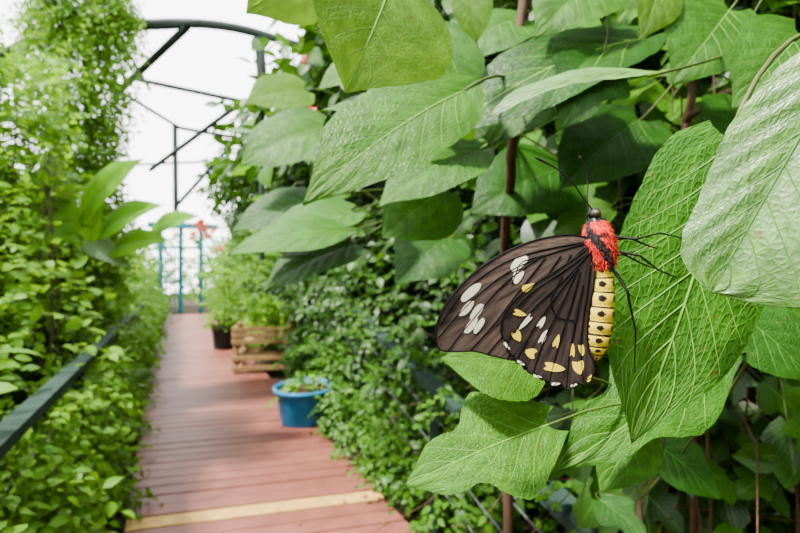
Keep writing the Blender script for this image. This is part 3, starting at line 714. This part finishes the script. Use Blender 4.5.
def body(name, ctr, rad, cfun, mats, n=40, m=72):
    ctr = np.array(ctr, float); rad = np.array(rad, float); t0 = np.linspace(0, 1, len(ctr)); t = np.linspace(0, 1, m)
    C = np.stack([np.interp(t, t0, ctr[:, i]) for i in range(3)], 1)
    for _ in range(6): C[1:-1] = (C[:-2] + 2 * C[1:-1] + C[2:]) / 4
    r = np.interp(t, np.linspace(0, 1, len(rad)), rad)
    for _ in range(3): r[1:-1] = (r[:-2] + 2 * r[1:-1] + r[2:]) / 4
    T = nrm(np.gradient(C, axis=0)); A = nrm(np.cross(T, [0, 1, 0])); Bv = np.cross(T, A)
    th = np.linspace(0, 2 * math.pi, n, endpoint=False)
    seg = 1 + (.08 * np.abs(np.sin(t * math.pi * 8)) - .04 if name == 'abdomen' else 0 * t)
    V = C[:, None] + (r * seg)[:, None, None] * (np.cos(th)[None, :, None] * A[:, None] + np.sin(th)[None, :, None] * Bv[:, None])
    F = []; M = []
    for i in range(m - 1):
        for j in range(n):
            k = (j + 1) % n; F.append((i * n + j, i * n + k, (i + 1) * n + k, (i + 1) * n + j)); M.append(cfun(t[i], th[j]))
    mb = MB(); mb.add(V.reshape(-1, 3), F, None, np.array(M))
    return mb, C, r
def abcol(t, th):
    f = (t * 8) % 1
    if f < .15 or t > .965: return 1
    for c0 in (math.pi * .5 + .25, math.pi * 1.5 + .25, math.pi * 1.5 - .85, math.pi * .5 - .85, math.pi * 1.5 + 1.25, math.pi * .5 + 1.25):
        if ((th - c0) / .27) ** 2 + ((f - .5) / .22) ** 2 < 1: return 1
    return 0
mb, _, _ = body('abdomen', [B(600, 262), B(601, 290), B(599, 320), B(597, 345), B(596, 362)], [K * 9, K * 11.5, K * 13, K * 13.5, K * 13, K * 11.5, K * 8, K * .5], abcol, None, 56, 130)
mb.build('abdomen', [M_abd, M_blk], parent=bf)
def thc(t, th):
    return (t < .10) or (math.sin(th * 2 + 1.2 + t * 5) > .80) or (abs(t - .42) < .035 and math.sin(th * 5) > 0) or (abs(t - .7) < .04 and math.cos(th * 4) > 0)
mb, C, r = body('thorax', [B(595, 217), B(597, 230), B(600, 250), B(601, 272)], [K * 5, K * 9, K * 13, K * 14.5, K * 14.5, K * 13, K * 9], lambda t, th: 1 if thc(t, th) else 0, None)
for i in range(2800):
    k = rng.integers(4, 68); th = rng.uniform(0, 6.283); T = nrm(C[min(k + 1, 71)] - C[k - 1]); A = nrm(np.cross(T, [0, 1, 0])); Bv = np.cross(T, A)
    rd = np.cos(th) * A + np.sin(th) * Bv; p = C[k] + rd * r[k] * .95
    d = nrm(rd * .7 + T * .9 + rng.normal(0, .45, 3)); l = K * rng.uniform(2, 6)
    blk = thc(k / 72, th) or rng.random() < .06
    mb.tube([p, p + d * l * .6, p + d * l + T * l * .2], [K * .38, K * .28, K * .05], 3, 1 if blk else 0)
mb.build('thorax', [M_red, M_blk], parent=bf)
mb, _, _ = body('head', [B(591, 208), B(594, 213), B(596, 220)], [K * .5, K * 5, K * 6.5, K * 6, K * 4], lambda t, th: 0, None, 24, 24)
for yy in (-1, 1):
    mb.lathe([(K * .01, -K * 4), (K * 2.4, -K * 3.2), (K * 3.6, -K * 1.6), (K * 4, 0), (K * 3.6, K * 1.6), (K * 2.4, K * 3.2), (K * .01, K * 4)], B(594, 214, yy * K * 5), UP, 20, 1)
mb.tube([B(590, 212, -K), B(586, 216, -K * 1.5), B(588, 222, -K)], [K * 1.6, K * 1.3, K * .6], 6, 0)
M_eye = simple_mat('eye', (.03, .02, .015), (.05, .03, .02), .15, 500, bump=.1, spec=.5)
mb.build('head', [M_blk, M_eye], parent=bf)
def curve_pts(pts, n=24):
    P = np.array(pts, float); t = np.linspace(0, len(P) - 1, n)
    Q = np.stack([np.interp(t, range(len(P)), P[:, i]) for i in range(3)], 1)
    for _ in range(4): Q[1:-1] = (Q[:-2] + 2 * Q[1:-1] + Q[2:]) / 4
    return Q
mb = MB()
ar = K * np.concatenate([np.full(18, .75), np.linspace(.8, 1.5, 5), [.6]])
mb.tube(curve_pts([B(592, 211, -.002), B(580, 198, -.004), B(570, 184, -.006), B(553, 170, -.007), B(532, 160, -.008)]), ar, 7)
mb.tube(curve_pts([B(590, 210, .002), B(588, 198, .003), B(591, 182, .004), B(587, 166, .003), B(580, 155, .002)]), ar, 7)
mb.build('antennae', [M_blk], parent=bf)
mb = MB()
def leg(pts):
    P = []
    for p, q in zip(pts[:-1], pts[1:]):
        for t in np.linspace(0, 1, 8, endpoint=False): P.append(np.array(p) * (1 - t) + np.array(q) * t)
    P.append(np.array(pts[-1])); mb.tube(P, np.linspace(K * 1.5, K * .6, len(P)), 6)
    for p in pts[1:-1]:
        p = np.array(p); mb.tube([p - UP * K, p, p + UP * K], [K * .5, K * 1.4, K * .5], 6)
leg([B(606, 236, -.003), B(628, 240, -.010), B(660, 233, .000), B(690, 238, .006)])
leg([B(606, 240, .003), B(630, 238, .000), B(650, 245, .004), B(664, 248, .008)])
leg([B(608, 250, -.003), B(632, 256, -.010), B(660, 270, .002), B(682, 278, .006)])
leg([B(608, 256, .003), B(625, 254, .002), B(645, 263, .006), B(660, 268, .009)])
leg([B(608, 265, -.003), B(620, 290, -.010), B(634, 330, -.002), B(639, 374, .006)])
leg([B(606, 268, .003), B(618, 272, .003), B(628, 284, .006), B(637, 297, .009)])
mb.build('legs', [M_blk], parent=bf)

# ------------------------------------------------------------ world, sun, camera
w = bpy.data.worlds.new('World'); bpy.context.scene.world = w; w.use_nodes = True
nt = w.node_tree; nt.nodes.clear()
bg = N(nt, 'ShaderNodeBackground'); bg.inputs[0].default_value = (.98, .99, 1, 1); bg.inputs[1].default_value = 8.5
o = N(nt, 'ShaderNodeOutputWorld'); nt.links.new(bg.outputs[0], o.inputs[0])
sl = bpy.data.lights.new('sun', 'SUN'); sl.energy = 26; sl.angle = .08; sl.color = (1, .95, .84)
so = bpy.data.objects.new('sun', sl); bpy.context.scene.collection.objects.link(so)
so.rotation_euler = Vector((.45, .25, -1)).to_track_quat('-Z', 'Y').to_euler()
cd = bpy.data.cameras.new('camera'); cam = bpy.data.objects.new('camera', cd); bpy.context.scene.collection.objects.link(cam)
cam.location = (0, 0, 1.5); cam.rotation_euler = (math.radians(90), 0, 0)
cd.sensor_width = 36; cd.lens = 36 * F_PX / 800; cd.clip_start = .02
cd.dof.use_dof = True; cd.dof.focus_distance = .325; cd.dof.aperture_fstop = 7
bpy.context.scene.camera = cam
